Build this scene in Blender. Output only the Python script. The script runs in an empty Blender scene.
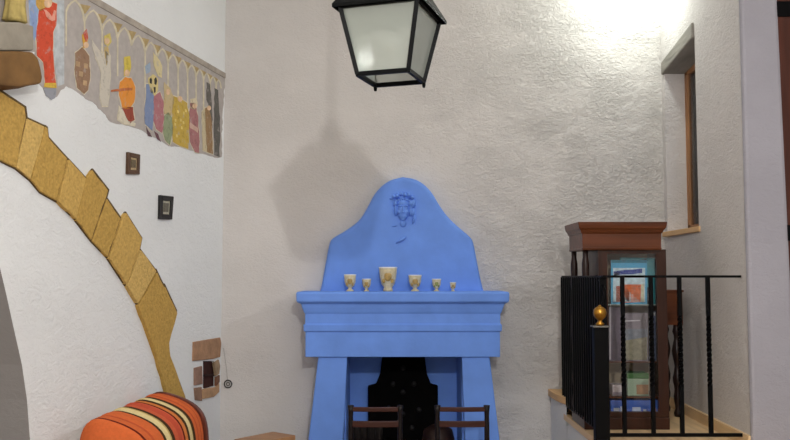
import bpy, bmesh, math, random
from mathutils import Vector, Matrix, noise
R = math.radians
random.seed(4)
S = bpy.context.scene
COL = S.collection

# ------------------------------------------------------------------ camera, world, lights, exposure
F = 850.0
PITCH = math.atan(56 / F)
EYE = Vector((0, 0, 1.7))
cam_d = bpy.data.cameras.new('camera'); cam = bpy.data.objects.new('camera', cam_d); COL.objects.link(cam)
cam_d.sensor_width = 36; cam_d.lens = F * 36 / 790; cam_d.clip_start = 0.05
cam.location = EYE; cam.rotation_euler = (R(90) + PITCH, 0, 0)
S.camera = cam

W = bpy.data.worlds.new('world'); S.world = W; W.use_nodes = True
W.node_tree.nodes['Background'].inputs[0].default_value = (0.36, 0.5, 0.75, 1)
W.node_tree.nodes['Background'].inputs[1].default_value = 0.45

def light(name, kind, loc, power, color, size=0.1, size_y=None, aim=None, spot=None):
    d = bpy.data.lights.new(name, kind); o = bpy.data.objects.new(name, d); COL.objects.link(o)
    o.location = loc; d.energy = power; d.color = color
    if kind == 'AREA':
        d.shape = 'RECTANGLE'; d.size = size; d.size_y = size_y or size
    else:
        d.shadow_soft_size = size
    if kind == 'SPOT': d.spot_size = spot; d.spot_blend = 0.6
    if aim: o.rotation_euler = (Vector(aim) - Vector(loc)).to_track_quat('-Z', 'Y').to_euler()
    return o
light('room_lamp', 'POINT', (0.42, 0.0, 2.95), 165, (1.0, 0.98, 0.955), 0.045)
light('ceiling_fill', 'AREA', (0.6, 1.6, 4.35), 26, (0.97, 0.98, 1.0), 2.4, 2.4)  # added overhead fill for general brightness, no fixture behind it
light('side_fill', 'AREA', (1.5, -1.2, 3.7), 12, (0.94, 0.97, 1.0), 1.2, 1.2, aim=(-1.8, 5.0, 2.2))  # added fill light aimed at the left wall, no lamp there
light('wall_fill_spot', 'SPOT', (2.95, 3.3, 3.2), 78, (0.96, 0.98, 1.0), 0.12, aim=(-1.6, 4.2, 2.2), spot=R(70))  # unseen spot added to brighten the left wall and the lantern's right pane
light('corner_spot', 'POINT', (1.76, 6.14, 3.88), 14, (0.93, 1.0, 0.92), 0.05)
S.view_settings.view_transform = 'Standard'; S.view_settings.look = 'None'
S.view_settings.gamma = 1; S.view_settings.use_curve_mapping = False
S.view_settings.exposure = 0.62

# ------------------------------------------------------------------ helpers
CP, SP = math.cos(PITCH), math.sin(PITCH)
def ray(px, py):
    x = (px - 395) / F; y = -(py - 220) / F
    return Vector((x, CP - y * SP, SP + y * CP))
def P(px, py, Y):                      # the point of the place seen at a pixel, at depth Y
    d = ray(px, py); return EYE + d * (Y / d.y)
WC = Vector((-1.32, 6.5, 0)); WU = Vector((-0.241, -0.9705, 0)).normalized(); WN = Vector((-WU.y, WU.x, 0))
if WN.x < 0: WN = -WN
def PL(px, py, off=0.0):               # the point of the left wall's plane seen at a pixel
    d = ray(px, py); t = (WC + WN * off - EYE).dot(WN) / d.dot(WN)
    return EYE + d * t
def UZ(px, py):
    p = PL(px, py); return ((p - WC).dot(WU), p.z)
def WP(u, z, off=0.0): return WC + WU * u + WN * off + Vector((0, 0, z))

def lin(c):
    return tuple(((v / 255) / 12.92 if v / 255 <= 0.04045 else ((v / 255 + 0.055) / 1.055) ** 2.4) for v in c) + (1,)
def new_mat(name):
    m = bpy.data.materials.new(name); m.use_nodes = True
    nt = m.node_tree; return m, nt, nt.nodes['Principled BSDF']
def mat(name, rgb, rough=0.6, metal=0.0, var=0.0, vscale=8.0, bump=0.0, bscale=40.0, stretch=(1, 1, 1), coat=0.0, spec=0.4):
    m, nt, b = new_mat(name)
    c = lin(rgb); b.inputs['Base Color'].default_value = c
    b.inputs['Roughness'].default_value = rough; b.inputs['Metallic'].default_value = metal
    b.inputs['Coat Weight'].default_value = coat; b.inputs['Specular IOR Level'].default_value = spec
    tc = nt.nodes.new('ShaderNodeTexCoord'); mp = nt.nodes.new('ShaderNodeMapping')
    mp.inputs['Scale'].default_value = stretch
    nt.links.new(tc.outputs['Object'], mp.inputs['Vector'])
    if var > 0:
        n = nt.nodes.new('ShaderNodeTexNoise'); n.inputs['Scale'].default_value = vscale; n.inputs['Detail'].default_value = 6
        nt.links.new(mp.outputs[0], n.inputs['Vector'])
        r = nt.nodes.new('ShaderNodeValToRGB')
        r.color_ramp.elements[0].position = 0.3; r.color_ramp.elements[1].position = 0.7
        r.color_ramp.elements[0].color = tuple(v * (1 - var) for v in c[:3]) + (1,)
        r.color_ramp.elements[1].color = tuple(min(1, v * (1 + var)) for v in c[:3]) + (1,)
        nt.links.new(n.outputs['Fac'], r.inputs[0]); nt.links.new(r.outputs[0], b.inputs['Base Color'])
    if bump > 0:
        n2 = nt.nodes.new('ShaderNodeTexNoise'); n2.inputs['Scale'].default_value = bscale; n2.inputs['Detail'].default_value = 5
        nt.links.new(mp.outputs[0], n2.inputs['Vector'])
        bp = nt.nodes.new('ShaderNodeBump'); bp.inputs['Strength'].default_value = bump; bp.inputs['Distance'].default_value = 0.01
        nt.links.new(n2.outputs['Fac'], bp.inputs['Height']); nt.links.new(bp.outputs[0], b.inputs['Normal'])
    return m
def plaster(name, rgb, strength=0.6, fine=26.0, dist=0.03, var=0.05, stretch=(1, 1, 1.5), grade=None):
    m, nt, b = new_mat(name); c = lin(rgb)
    b.inputs['Roughness'].default_value = 0.82; b.inputs['Specular IOR Level'].default_value = 0.25
    L = nt.links.new
    tc = nt.nodes.new('ShaderNodeTexCoord'); mp = nt.nodes.new('ShaderNodeMapping'); mp.inputs['Scale'].default_value = stretch
    L(tc.outputs['Object'], mp.inputs['Vector'])
    def nz(scale, detail, rough=0.55, dis=0.0):
        n = nt.nodes.new('ShaderNodeTexNoise'); n.inputs['Scale'].default_value = scale; n.inputs['Detail'].default_value = detail
        n.inputs['Roughness'].default_value = rough; n.inputs['Distortion'].default_value = dis
        L(mp.outputs[0], n.inputs['Vector']); return n
    big = nz(1.6, 3); mid = nz(7.0, 6, 0.6, 0.6); fin = nz(fine, 6, 0.62, 1.2); mask = nz(2.3, 4, 0.6)
    ramp = nt.nodes.new('ShaderNodeValToRGB')
    ramp.color_ramp.elements[0].position = 0.36; ramp.color_ramp.elements[1].position = 0.58
    L(fin.outputs['Fac'], ramp.inputs[0])
    mr = nt.nodes.new('ShaderNodeMapRange'); mr.inputs[1].default_value = 0.35; mr.inputs[2].default_value = 0.65
    mr.inputs[3].default_value = 0.12; mr.inputs[4].default_value = 0.55
    L(mask.outputs['Fac'], mr.inputs[0])
    mu = nt.nodes.new('ShaderNodeMath'); mu.operation = 'MULTIPLY'; L(ramp.outputs[0], mu.inputs[0]); L(mr.outputs[0], mu.inputs[1])
    ad = nt.nodes.new('ShaderNodeMath'); ad.operation = 'MULTIPLY_ADD'; ad.inputs[1].default_value = 0.9
    L(mid.outputs['Fac'], ad.inputs[0]); L(mu.outputs[0], ad.inputs[2])
    bp = nt.nodes.new('ShaderNodeBump'); bp.inputs['Strength'].default_value = strength; bp.inputs['Distance'].default_value = dist
    L(ad.outputs[0], bp.inputs['Height']); L(bp.outputs[0], b.inputs['Normal'])
    if grade:                              # trowelled rougher from x0 to x1
        sx = nt.nodes.new('ShaderNodeSeparateXYZ'); L(tc.outputs['Object'], sx.inputs[0])
        g = nt.nodes.new('ShaderNodeMapRange'); g.inputs[1].default_value = grade[0]; g.inputs[2].default_value = grade[1]
        g.inputs[3].default_value = strength * grade[2]; g.inputs[4].default_value = strength
        L(sx.outputs['X'], g.inputs[0]); L(g.outputs[0], bp.inputs['Strength'])
    cr = nt.nodes.new('ShaderNodeValToRGB'); cr.color_ramp.elements[0].position = 0.32; cr.color_ramp.elements[1].position = 0.68
    cr.color_ramp.elements[0].color = tuple(v * (1 - var) for v in c[:3]) + (1,)
    cr.color_ramp.elements[1].color = tuple(min(1, v * (1 + var)) for v in c[:3]) + (1,)
    L(big.outputs['Fac'], cr.inputs[0]); L(cr.outputs[0], b.inputs['Base Color'])
    return m
def wood(name, rgb, rough=0.35, axis=2, var=0.35, coat=0.2, spec=0.25):
    st = [22, 22, 22]; st[axis] = 1.6
    return mat(name, rgb, rough, 0, var, 1.0, 0.12, 2.0, tuple(st), coat * 0.35, spec)
def pane_mat(name, tint=(1, 1, 1), gloss=0.08):
    m, nt, b = new_mat(name); nt.nodes.remove(b)
    out = nt.nodes['Material Output']
    t = nt.nodes.new('ShaderNodeBsdfTransparent'); t.inputs[0].default_value = tint + (1,)
    g = nt.nodes.new('ShaderNodeBsdfGlossy'); g.inputs['Roughness'].default_value = 0.03
    fr = nt.nodes.new('ShaderNodeFresnel'); fr.inputs[0].default_value = 1.45
    mx = nt.nodes.new('ShaderNodeMixShader')
    nt.links.new(fr.outputs[0], mx.inputs[0]); nt.links.new(t.outputs[0], mx.inputs[1]); nt.links.new(g.outputs[0], mx.inputs[2])
    nt.links.new(mx.outputs[0], out.inputs['Surface']); return m
def frosted_mat(name, rgb, clear=0.3):
    m, nt, b = new_mat(name); nt.nodes.remove(b); out = nt.nodes['Material Output']; c = lin(rgb)
    L = nt.links.new
    tr = nt.nodes.new('ShaderNodeBsdfTranslucent'); tr.inputs[0].default_value = c
    df = nt.nodes.new('ShaderNodeBsdfDiffuse'); df.inputs[0].default_value = c
    tp = nt.nodes.new('ShaderNodeBsdfTransparent'); gl = nt.nodes.new('ShaderNodeBsdfGlossy'); gl.inputs['Roughness'].default_value = 0.15
    m1 = nt.nodes.new('ShaderNodeMixShader'); m1.inputs[0].default_value = 0.55; L(tr.outputs[0], m1.inputs[1]); L(df.outputs[0], m1.inputs[2])
    m2 = nt.nodes.new('ShaderNodeMixShader'); m2.inputs[0].default_value = clear; L(m1.outputs[0], m2.inputs[1]); L(tp.outputs[0], m2.inputs[2])
    m3 = nt.nodes.new('ShaderNodeMixShader'); fz = nt.nodes.new('ShaderNodeFresnel'); fz.inputs[0].default_value = 1.6; L(fz.outputs[0], m3.inputs[0]); L(m2.outputs[0], m3.inputs[1]); L(gl.outputs[0], m3.inputs[2])
    L(m3.outputs[0], out.inputs['Surface']); return m

def link(name, bm, m, parent=None, smooth=False, bevel=0.0, sub=0):
    bmesh.ops.recalc_face_normals(bm, faces=bm.faces[:])
    me = bpy.data.meshes.new(name); bm.to_mesh(me); bm.free()
    if smooth:
        for p in me.polygons: p.use_smooth = True
    o = bpy.data.objects.new(name, me); COL.objects.link(o); me.materials.append(m)
    if bevel > 0:
        b = o.modifiers.new('bevel', 'BEVEL'); b.width = bevel; b.segments = 2; b.limit_method = 'ANGLE'; b.angle_limit = R(40)
    if sub:
        s = o.modifiers.new('sub', 'SUBSURF'); s.levels = sub; s.render_levels = sub
    if parent is not None:
        o.parent = parent; o.matrix_parent_inverse = Matrix.Translation(-Vector(parent.location)) if parent.rotation_euler.z == 0 else (Matrix.Translation(parent.location) @ parent.rotation_euler.to_matrix().to_4x4()).inverted()
    return o
def tag(o, label, cat, group=None):
    o['label'] = label; o['category'] = cat
    if group: o['group'] = group
    return o
def thing(name, label, cat, loc, group=None):
    o = bpy.data.objects.new(name, None); COL.objects.link(o); o.location = loc; o.empty_display_size = 0.1
    return tag(o, label, cat, group)
def struct(name, bm, m, **k):
    o = link(name, bm, m, **k); o['kind'] = 'structure'; return o
def box(bm, x0, x1, y0, y1, z0, z1, M=None):
    vs = [bm.verts.new((x, y, z)) for x in (x0, x1) for y in (y0, y1) for z in (z0, z1)]
    for f in ((0, 1, 3, 2), (4, 6, 7, 5), (0, 4, 5, 1), (2, 3, 7, 6), (0, 2, 6, 4), (1, 5, 7, 3)):
        bm.faces.new([vs[i] for i in f])
    if M is not None:
        for v in vs: v.co = M @ v.co
    return bm
def BX(x0, x1, y0, y1, z0, z1, M=None): return box(bmesh.new(), x0, x1, y0, y1, z0, z1, M)
def prism(pts, vec, bm=None):
    bm = bm or bmesh.new(); vec = Vector(vec)
    a = [bm.verts.new(Vector(p)) for p in pts]; b = [bm.verts.new(Vector(p) + vec) for p in pts]
    n = len(pts)
    bm.faces.new(a); bm.faces.new(b[::-1])
    for i in range(n): bm.faces.new((a[i], b[i], b[(i + 1) % n], a[(i + 1) % n]))
    return bm
def lathe(prof, c=(0, 0, 0), n=20, bm=None):
    bm = bm or bmesh.new(); rings = []
    for r, z in prof:
        rings.append([bm.verts.new((c[0] + r * math.cos(2 * math.pi * i / n), c[1] + r * math.sin(2 * math.pi * i / n), c[2] + z)) for i in range(n)])
    for a, b in zip(rings, rings[1:]):
        for i in range(n): bm.faces.new((a[i], a[(i + 1) % n], b[(i + 1) % n], b[i]))
    bm.faces.new(rings[0][::-1]); bm.faces.new(rings[-1]); return bm
def tube(pts, r, n=8, bm=None, closed=False):
    bm = bm or bmesh.new(); pts = [Vector(p) for p in pts]; rings = []
    N = len(pts)
    for i, p in enumerate(pts):
        if closed: t = pts[(i + 1) % N] - pts[i - 1]
        else: t = pts[min(i + 1, N - 1)] - pts[max(i - 1, 0)]
        t.normalize()
        up = Vector((0, 0, 1)) if abs(t.z) < 0.9 else Vector((0, 1, 0))
        a = t.cross(up).normalized(); b = t.cross(a)
        rr = r[i] if isinstance(r, (list, tuple)) else r
        rings.append([bm.verts.new(p + (a * math.cos(2 * math.pi * k / n) + b * math.sin(2 * math.pi * k / n)) * rr) for k in range(n)])
    for i in range(N if closed else N - 1):
        A, B = rings[i], rings[(i + 1) % N]
        for k in range(n): bm.faces.new((A[k], A[(k + 1) % n], B[(k + 1) % n], B[k]))
    if not closed: bm.faces.new(rings[0][::-1]); bm.faces.new(rings[-1])
    return bm
def bar(p, q, w, h, bm=None):           # square bar from p to q
    bm = bm or bmesh.new(); p, q = Vector(p), Vector(q); t = (q - p).normalized()
    up = Vector((0, 0, 1)) if abs(t.z) < 0.9 else Vector((0, 1, 0))
    a = t.cross(up).normalized(); b = t.cross(a).normalized()
    A = [bm.verts.new(p + a * sx * w / 2 + b * sy * h / 2) for sx, sy in ((-1, -1), (1, -1), (1, 1), (-1, 1))]
    B = [bm.verts.new(q + a * sx * w / 2 + b * sy * h / 2) for sx, sy in ((-1, -1), (1, -1), (1, 1), (-1, 1))]
    bm.faces.new(A[::-1]); bm.faces.new(B)
    for i in range(4): bm.faces.new((A[i], A[(i + 1) % 4], B[(i + 1) % 4], B[i]))
    return bm
def ellipsoid(bm, c, r, rot=(0, 0, 0), seg=16):
    from mathutils import Euler
    res = bmesh.ops.create_uvsphere(bm, u_segments=seg, v_segments=max(6, seg // 2), radius=1)
    Mx = Matrix.Translation(c) @ Euler(rot).to_matrix().to_4x4() @ Matrix.Diagonal((r[0], r[1], r[2], 1))
    for v in res['verts']: v.co = Mx @ v.co
    return bm
def bake(o):
    dg = bpy.context.evaluated_depsgraph_get(); me = bpy.data.meshes.new_from_object(o.evaluated_get(dg))
    o.modifiers.clear(); o.data = me
def cut(o, cutter_bms):
    cs = []
    for bm in cutter_bms:
        c = link('cutter', bm, o.data.materials[0]); cs.append(c)
        md = o.modifiers.new('b', 'BOOLEAN'); md.operation = 'DIFFERENCE'; md.object = c; md.solver = 'EXACT'
    bake(o)
    for c in cs: bpy.data.objects.remove(c)

# ------------------------------------------------------------------ materials
M_back = plaster('rough_plaster', (213, 209, 205), 0.85, 27.0, 0.022, 0.04, grade=(-0.6, 1.2, 0.3))
M_left = plaster('smooth_lime_plaster', (230, 231, 230), 0.36, 18.0, 0.02, 0.02)
M_right = plaster('warm_rough_plaster', (212, 207, 204), 0.5, 30.0, 0.03)
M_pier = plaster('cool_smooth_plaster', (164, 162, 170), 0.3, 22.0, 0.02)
M_ceil = mat('ceiling_white', (236, 234, 230), 0.8)
M_floor = mat('terracotta_floor', (128, 104, 84), 0.55, 0, 0.15, 3, 0.1, 20)
M_landing = wood('pale_floor_boards', (224, 192, 148), 0.45, 1, 0.15)
M_blue = mat('blue_limewash', (110, 154, 238), 0.75, 0, 0.08, 5.0, 0.25, 14.0)
M_black = mat('black_iron', (8, 8, 9), 0.5, 0.0, 0.1, 20, spec=0.08)
M_lantern = mat('dark_lantern_metal', (8, 9, 9), 0.5, 0.0, 0.15, 20, spec=0.1)
M_soot = mat('sooty_cast_iron', (5, 4, 4), 0.9, 0.0, 0.2, 15, 0.3, 30, spec=0.08)
M_brass = mat('brass', (176, 128, 52), 0.3, 0.9, 0.1, 20)
M_mahog = wood('mahogany', (92, 48, 24), 0.35, 0, 0.3, 0.3)
M_mahogv = wood('mahogany_upright', (54, 27, 15), 0.35, 2, 0.3, 0.3)
M_dkwood = wood('dark_turned_wood', (40, 24, 20), 0.35, 2, 0.3, 0.3)
M_chair = wood('red_brown_chair_wood', (62, 32, 24), 0.45, 0, 0.3, 0.2)
M_chairp = wood('dark_chair_posts', (22, 13, 14), 0.45, 2, 0.3, 0.2)
M_table = wood('brown_table_wood', (150, 112, 80), 0.5, 0, 0.2, 0.1)
M_sill = wood('pale_pine', (214, 172, 122), 0.5, 1, 0.15, 0.1)
M_pine2 = wood('orange_pine', (160, 114, 76), 0.5, 2, 0.2, 0.1)
M_lintel = mat('weathered_grey_beam', (140, 136, 128), 0.8, 0, 0.25, 2.0, 0.5, 8.0, (3, 1, 6))
M_stones = [mat('ochre_sandstone', c_, 0.95, 0, 0.16, 60.0, 1.0, 45.0, spec=0.1) for c_ in ((200, 164, 94), (190, 154, 84), (206, 172, 104))]
M_brick = mat('old_brick', (158, 122, 92), 0.9, 0, 0.22, 14.0, 0.5, 40)
M_glass = pane_mat('clear_glass')
M_frost = frosted_mat('frosted_lantern_glass', (222, 228, 216), 0.58)

LZ = 0.73
# ------------------------------------------------------------------ room shell
struct('floor', BX(-4.6, 4.0, -3.6, 6.9, -0.2, 0), M_floor)
struct('ceiling', BX(-4.6, 4.0, -3.6, 6.9, 4.5, 4.7), M_ceil)
wb = struct('wall_back', BX(-1.7, 3.6, 6.5, 6.9, 0, 4.5), M_back)
FX0, FX1, FZ = -0.352, 0.482, 1.35
cut(wb, [BX(FX0 - 0.02, FX1 + 0.02, 6.3, 6.77, -0.1, FZ)])
# left wall, splayed; slab along WU
L_LEN = 10.3
wl = struct('wall_left', prism([WP(-0.02, 0), WP(L_LEN, 0), WP(L_LEN, 4.5), WP(-0.02, 4.5)], -WN * 0.35), M_left)
nic = [UZ(31, 470), UZ(30, 440), UZ(27, 400), UZ(22, 365), UZ(13, 325), UZ(6, 293), UZ(0, 268)]
u0, z0 = nic[-1]
nic += [(u0 + 0.12, z0 + 0.22), (u0 + 0.32, z0 + 0.42), (u0 + 0.6, z0 + 0.5), (u0 + 0.9, z0 + 0.36), (u0 + 1.1, z0), (u0 + 1.15, 0.02), (nic[0][0], 0.02)]
hollow = [UZ(203, 361), UZ(214, 361), UZ(216, 366), UZ(216, 386), UZ(206, 389), UZ(203, 388)]
cut(wl, [prism([WP(u, z, 0.05) for u, z in nic], -WN * 0.27), prism([WP(u, z, 0.05) for u, z in hollow], -WN * 0.2)])
M_niche_shade = plaster('niche_shade_plaster', (158, 154, 151), 0.15, 18.0, 0.02, 0.03)  # niche shade put into a darker grey of the wall plaster
wl.data.materials.append(M_niche_shade)
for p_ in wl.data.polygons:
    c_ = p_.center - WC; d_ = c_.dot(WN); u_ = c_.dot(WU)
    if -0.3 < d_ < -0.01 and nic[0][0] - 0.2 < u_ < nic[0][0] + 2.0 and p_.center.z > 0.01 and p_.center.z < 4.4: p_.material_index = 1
# right alcove wall with window opening
RX0, RY0, RX1, RY1 = 2.010, 4.85, 2.065, 6.5
def RW(Y, z, off=0.0): return Vector((RX0 + (Y - RY0) * (RX1 - RX0) / (RY1 - RY0) + off, Y, z))
wr = struct('wall_right', prism([RW(4.88, 0), RW(6.52, 0), RW(6.52, 4.5), RW(4.88, 4.5)], (0.42, 0, 0)), M_right)
WY0, WY1, WZ0, WZ1 = 5.69, 6.42, 2.03, 3.28
cut(wr, [prism([(1.8, WY0, WZ0), (1.8, WY1, WZ0), (1.8, WY1, 3.25), (1.8, WY0, 3.33)], (0.9, 0, 0))])
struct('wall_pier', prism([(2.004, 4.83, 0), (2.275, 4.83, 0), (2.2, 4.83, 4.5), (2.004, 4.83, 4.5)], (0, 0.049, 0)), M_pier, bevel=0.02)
struct('wall_front', BX(2.218, 3.6, 5.02, 5.3, 0, 4.5), M_right)
struct('wall_side', BX(3.3, 3.6, -3.6, 5.1, 0, 4.5), M_right)
struct('wall_rear', BX(-4.4, 3.6, -3.6, -3.3, 0, 4.5), M_left)
# dark timber door just past the pier
dr = struct('door_1', BX(2.2, 3.15, 4.87, 5.015, LZ, 4.1), M_dkwood, bevel=0.004)
fr = link('door_frame', BX(2.17, 2.30, 4.842, 4.9, LZ, 4.2), wood('rust_brown_door_wood', (74, 38, 27), 0.45, 2), dr)
for z in (1.9, 3.2):
    link('hinge', BX(2.21, 2.42, 4.835, 4.88, z, z + 0.09), M_black, dr)
# landing
LPOLY = [(1.09, 4.53), (3.3, 4.53), (3.3, 4.815), (1.99, 4.815), (2.06, 6.5), (1.2, 6.5), (1.2, 4.87), (1.09, 4.87)]
struct('landing_floor', prism([(x, y, 0) for x, y in LPOLY], (0, 0, LZ - 0.04)), M_left)
struct('landing_boards', prism([(x - (.008 if x < 1.3 else 0), y, LZ - 0.04) for x, y in LPOLY], (0, 0, 0.04)), M_landing)
tr1 = struct('trim_1', prism([RW(4.86, LZ), RW(6.5, LZ), RW(6.5, LZ + 0.07), RW(4.86, LZ + 0.07)], (-0.02, 0, 0)), M_landing)
# window in the alcove
win = struct('window_1', BX(2.215, 2.245, WY0 - 0.0, WY1, WZ0, WZ0 + 0.05), M_pine2)
for nm, b in (('window_frame', (2.215, 2.245, WY1 - 0.055, WY1, WZ0, WZ1)), ('window_frame', (2.215, 2.245, WY0, WY0 + 0.055, WZ0, WZ1)), ('window_frame', (2.215, 2.245, WY0, WY1, WZ1 - 0.055, WZ1)), ('window_mullion', (2.218, 2.242, 6.07, 6.1, WZ0, WZ1))):
    link(nm, BX(*b), M_pine2, win)
link('window_pane', BX(2.228, 2.234, WY0 + 0.05, WY1 - 0.05, WZ0 + 0.05, WZ1 - 0.05), M_glass, win)
struct('trim_2', BX(2.025, 2.2, WY0 - 0.03, WY1 + 0.02, WZ0 - 0.035, WZ0 + 0.002), M_sill, bevel=0.004)
lt = struct('trim_3', prism([(2.022, WY0 + 0.01, 3.32), (2.045, WY1 + 0.03, 3.24), (2.045, WY1 + 0.03, 3.34), (2.022, WY0 + 0.01, 3.43)], (0.2, 0, 0)), M_lintel, bevel=0.01)

# ------------------------------------------------------------------ fireplace
fp = thing('fireplace', 'bright blue plastered fireplace with moulded mantel and bell-shaped overmantel on the rough back wall', 'fireplace', (0.065, 6.3, 0))
YF = 6.1
def zf(py, Y=YF): return P(395, py, Y).z
def xf(px, Y=YF): return P(px, 300, Y).x
cxm = xf(402.7); hw = (xf(500) - xf(306)) / 2
def ringbox(levels, name, mt):
    bm = bmesh.new(); rings = []
    for z, off in levels:
        a, y = hw + off, YF - off
        rings.append([bm.verts.new(p) for p in ((cxm - a, 6.5, z), (cxm - a, y, z), (cxm + a, y, z), (cxm + a, 6.5, z))])
    for a, b in zip(rings, rings[1:]):
        for i in range(3): bm.faces.new((a[i], a[i + 1], b[i + 1], b[i]))
        bm.faces.new((a[3], a[0], b[0], b[3]))
    bm.faces.new(rings[0][::-1]); bm.faces.new(rings[-1])
    return link(name, bm, mt, fp, bevel=0.004)
k = 139.0
ringbox([(zf(357), 0.0), (zf(332), 0.0), (zf(331), 0.012), (zf(325), 0.014), (zf(323.5), 0.003), (zf(314), 0.004), (zf(312), 0.012), (zf(308), 0.022), (zf(305), 0.028),
         (zf(303.5), 0.034), (zf(302.5), 0.05)], 'mantel', M_blue)
ringbox([(zf(302.4), 0.052), (zf(300.5), 0.06), (zf(293), 0.062), (zf(291.6), 0.054)], 'mantel_shelf', M_blue)
MTOP = zf(291.6)
# jambs, splayed
zt = zf(357)
def jx(px, py): return P(px, py, YF).x
for o0, o1, i0, i1 in ((318, 308, 347, 341), (490, 500, 462, 467)):
    ox, ix = jx(o0, 357), jx(i0, 357); s_o = (jx(o1, 440) - ox) / (zf(440) - zt); s_i = (jx(i1, 440) - ix) / (zf(440) - zt)
    pts = [(ox, YF + 0.02, zt), (ix, YF + 0.02, zt), (ix + s_i * -zt * 0.6, YF + 0.02, 0), (ox + s_o * -zt, YF + 0.02, 0)]
    link('jamb', prism(pts, (0, 0.38, 0)), M_blue, fp, bevel=0.008)
# hearth lining
bm = bmesh.new()
box(bm, FX0 - 0.015, FX1 + 0.015, 6.72, 6.765, 0, FZ - 0.005)
box(bm, FX0 - 0.018, FX0, 6.2, 6.72, 0, FZ - 0.005); box(bm, FX1, FX1 + 0.018, 6.2, 6.72, 0, FZ - 0.005)
link('hearth_lining', bm, M_blue, fp)
link('throat', BX(FX0, FX1, 6.2, 6.72, 1.28, 1.33), M_soot, fp)
# overmantel
YO = 6.36
def smooth_pts(pts, it=2):
    for _ in range(it):
        q = [pts[0]]
        for a, b in zip(pts, pts[1:]):
            q += [(a[0] * .75 + b[0] * .25, a[1] * .75 + b[1] * .25), (a[0] * .25 + b[0] * .75, a[1] * .25 + b[1] * .75)]
        pts = q + [pts[-1]]
    return pts
half_l = smooth_pts([(320, 291), (322, 282), (325, 265), (329, 243), (332, 238), (345, 231), (360, 220), (368, 206), (375, 192), (388, 180), (403, 176.5)], 2)
half_r = smooth_pts([(403, 176.5), (418, 179), (431, 190), (440, 206), (449, 218), (460, 228), (471, 237), (474, 243), (478, 265), (481, 280), (484, 291)], 2)
ov = [P(x, y, YO) for x, y in half_l + half_r[1:]]
ov[0].z = MTOP; ov[-1].z = MTOP
def inward(pts, d):
    o = []
    for i, p_ in enumerate(pts):
        a_ = pts[max(0, i - 1)]; b_ = pts[min(len(pts) - 1, i + 1)]; t_ = Vector((b_.x - a_.x, 0, b_.z - a_.z)).normalized()
        n_ = Vector((t_.z, 0, -t_.x)); q_ = p_ + n_ * d
        if i in (0, len(pts) - 1): q_.z = p_.z
        o.append(q_)
    return o
bm = bmesh.new(); rings = []
for d_, y_ in ((0, 6.5), (0, YO + .035), (.006, YO + .016), (.016, YO + .004), (.03, YO)):
    rings.append([bm.verts.new((q_.x, y_, q_.z)) for q_ in inward(ov, d_)])
for A_, B_ in zip(rings, rings[1:]):
    for i in range(len(ov)): bm.faces.new((A_[i], A_[(i + 1) % len(ov)], B_[(i + 1) % len(ov)], B_[i]))
bm.faces.new(rings[0][::-1])
L_ = rings[-1]; n_ = len(L_); top_ = len(half_l) - 1                     # front face as level strips, side to side
li, ri = 0, n_ - 1
while li < top_ or ri > top_:
    if ri - li < 2: break
    nl, nr = L_[min(li + 1, top_)], L_[max(ri - 1, top_)]
    if nl is nr: bm.faces.new((L_[li], nl, L_[ri])) if li < top_ and ri > top_ else None; break
    if li < top_ and (ri <= top_ or nl.co.z <= nr.co.z): bm.faces.new((L_[li], nl, L_[ri])); li += 1
    else: bm.faces.new((L_[li], nr, L_[ri])); ri -= 1
link('overmantel', bm, M_blue, fp)
# sculpted female mask with a garland
bm = bmesh.new(); c0 = P(403, 210, YO); s = 6.36 / 850     # metres per pixel
def E(dx, dy, dep, rx, ry, rz, rot=(0, 0, 0), seg=14):
    ellipsoid(bm, (c0.x + dx * s * 1.05, YO - dep * s * 1.5, c0.z - dy * s * 1.05), (rx * s * 1.05, ry * s * 1.5, rz * s * 1.05), rot, seg)
E(0, 0, 0.3, 6.6, 5.0, 9.6); E(0, 5.5, 1.2, 4.4, 3.8, 4.5); E(0, 9.0, 2.4, 2.0, 1.7, 1.6)      # skull, jaw, chin
E(0, -6, 0.8, 6.2, 4.4, 4.2)                                                                   # forehead
for sx in (-1, 1):
    E(sx * 3.3, 2.2, 3.2, 2.0, 1.7, 2.2)                                                        # cheek
    E(sx * 2.9, -3.3, 4.3, 2.5, 1.6, 0.8, (0, sx * 0.15, 0)); E(sx * 2.8, -1.2, 3.9, 1.5, 1.0, 0.75)   # brow, eye
    E(sx * 7.0, 0, 0.8, 1.8, 3.4, 6.0); E(sx * 7.2, -6, 1.2, 2.4, 3.8, 3.2)                      # hair at the sides
E(0, 0.2, 5.0, 1.1, 2.2, 3.4); E(0, 2.6, 5.6, 1.6, 1.6, 1.1)                                    # nose
E(0, 5.0, 4.3, 2.3, 1.1, 0.6); E(0, 6.6, 4.1, 1.9, 1.1, 0.7)                                    # lips
for i in range(7):
    a = i / 6; E(-6.4 + 12.8 * a, -8.0 - 2.0 * math.sin(a * math.pi), 1.6, 1.5, 3.4, 1.5)
E(0, -12.2, 0.2, 8.5, 2.2, 2.6)
for i in range(6):
    a = i / 5; E(-9 + 18 * a, -12.0 - 2.4 * math.sin(a * math.pi) + (.6 if i % 2 else -.5), 1.2, 2.0, 3.6 + (i % 2), 2.0)
for i in range(4): E(-4.8 + 3.2 * i, -16.2 + abs(i - 1.5) * 0.7, 0.8, 1.5, 2.6, 1.5)
E(-11.4, -11, 0.5, 1.8, 1.6, 1.1)
E(9.2, -6, 0.8, 3.0, 4.0, 4.6); E(9.6, 2.0, 0.6, 2.0, 2.8, 4.5, (0, 0.12, 0)); E(10.2, 9, 0.5, 1.6, 2.4, 4.4, (0, 0.2, 0))
E(0, 12.5, 0, 3.4, 2.4, 4.0); E(-8.5, 15.2, 0, 2.6, 1.2, 1.1)
mk = link('mask_relief', bm, M_blue, fp, smooth=True)
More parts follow.
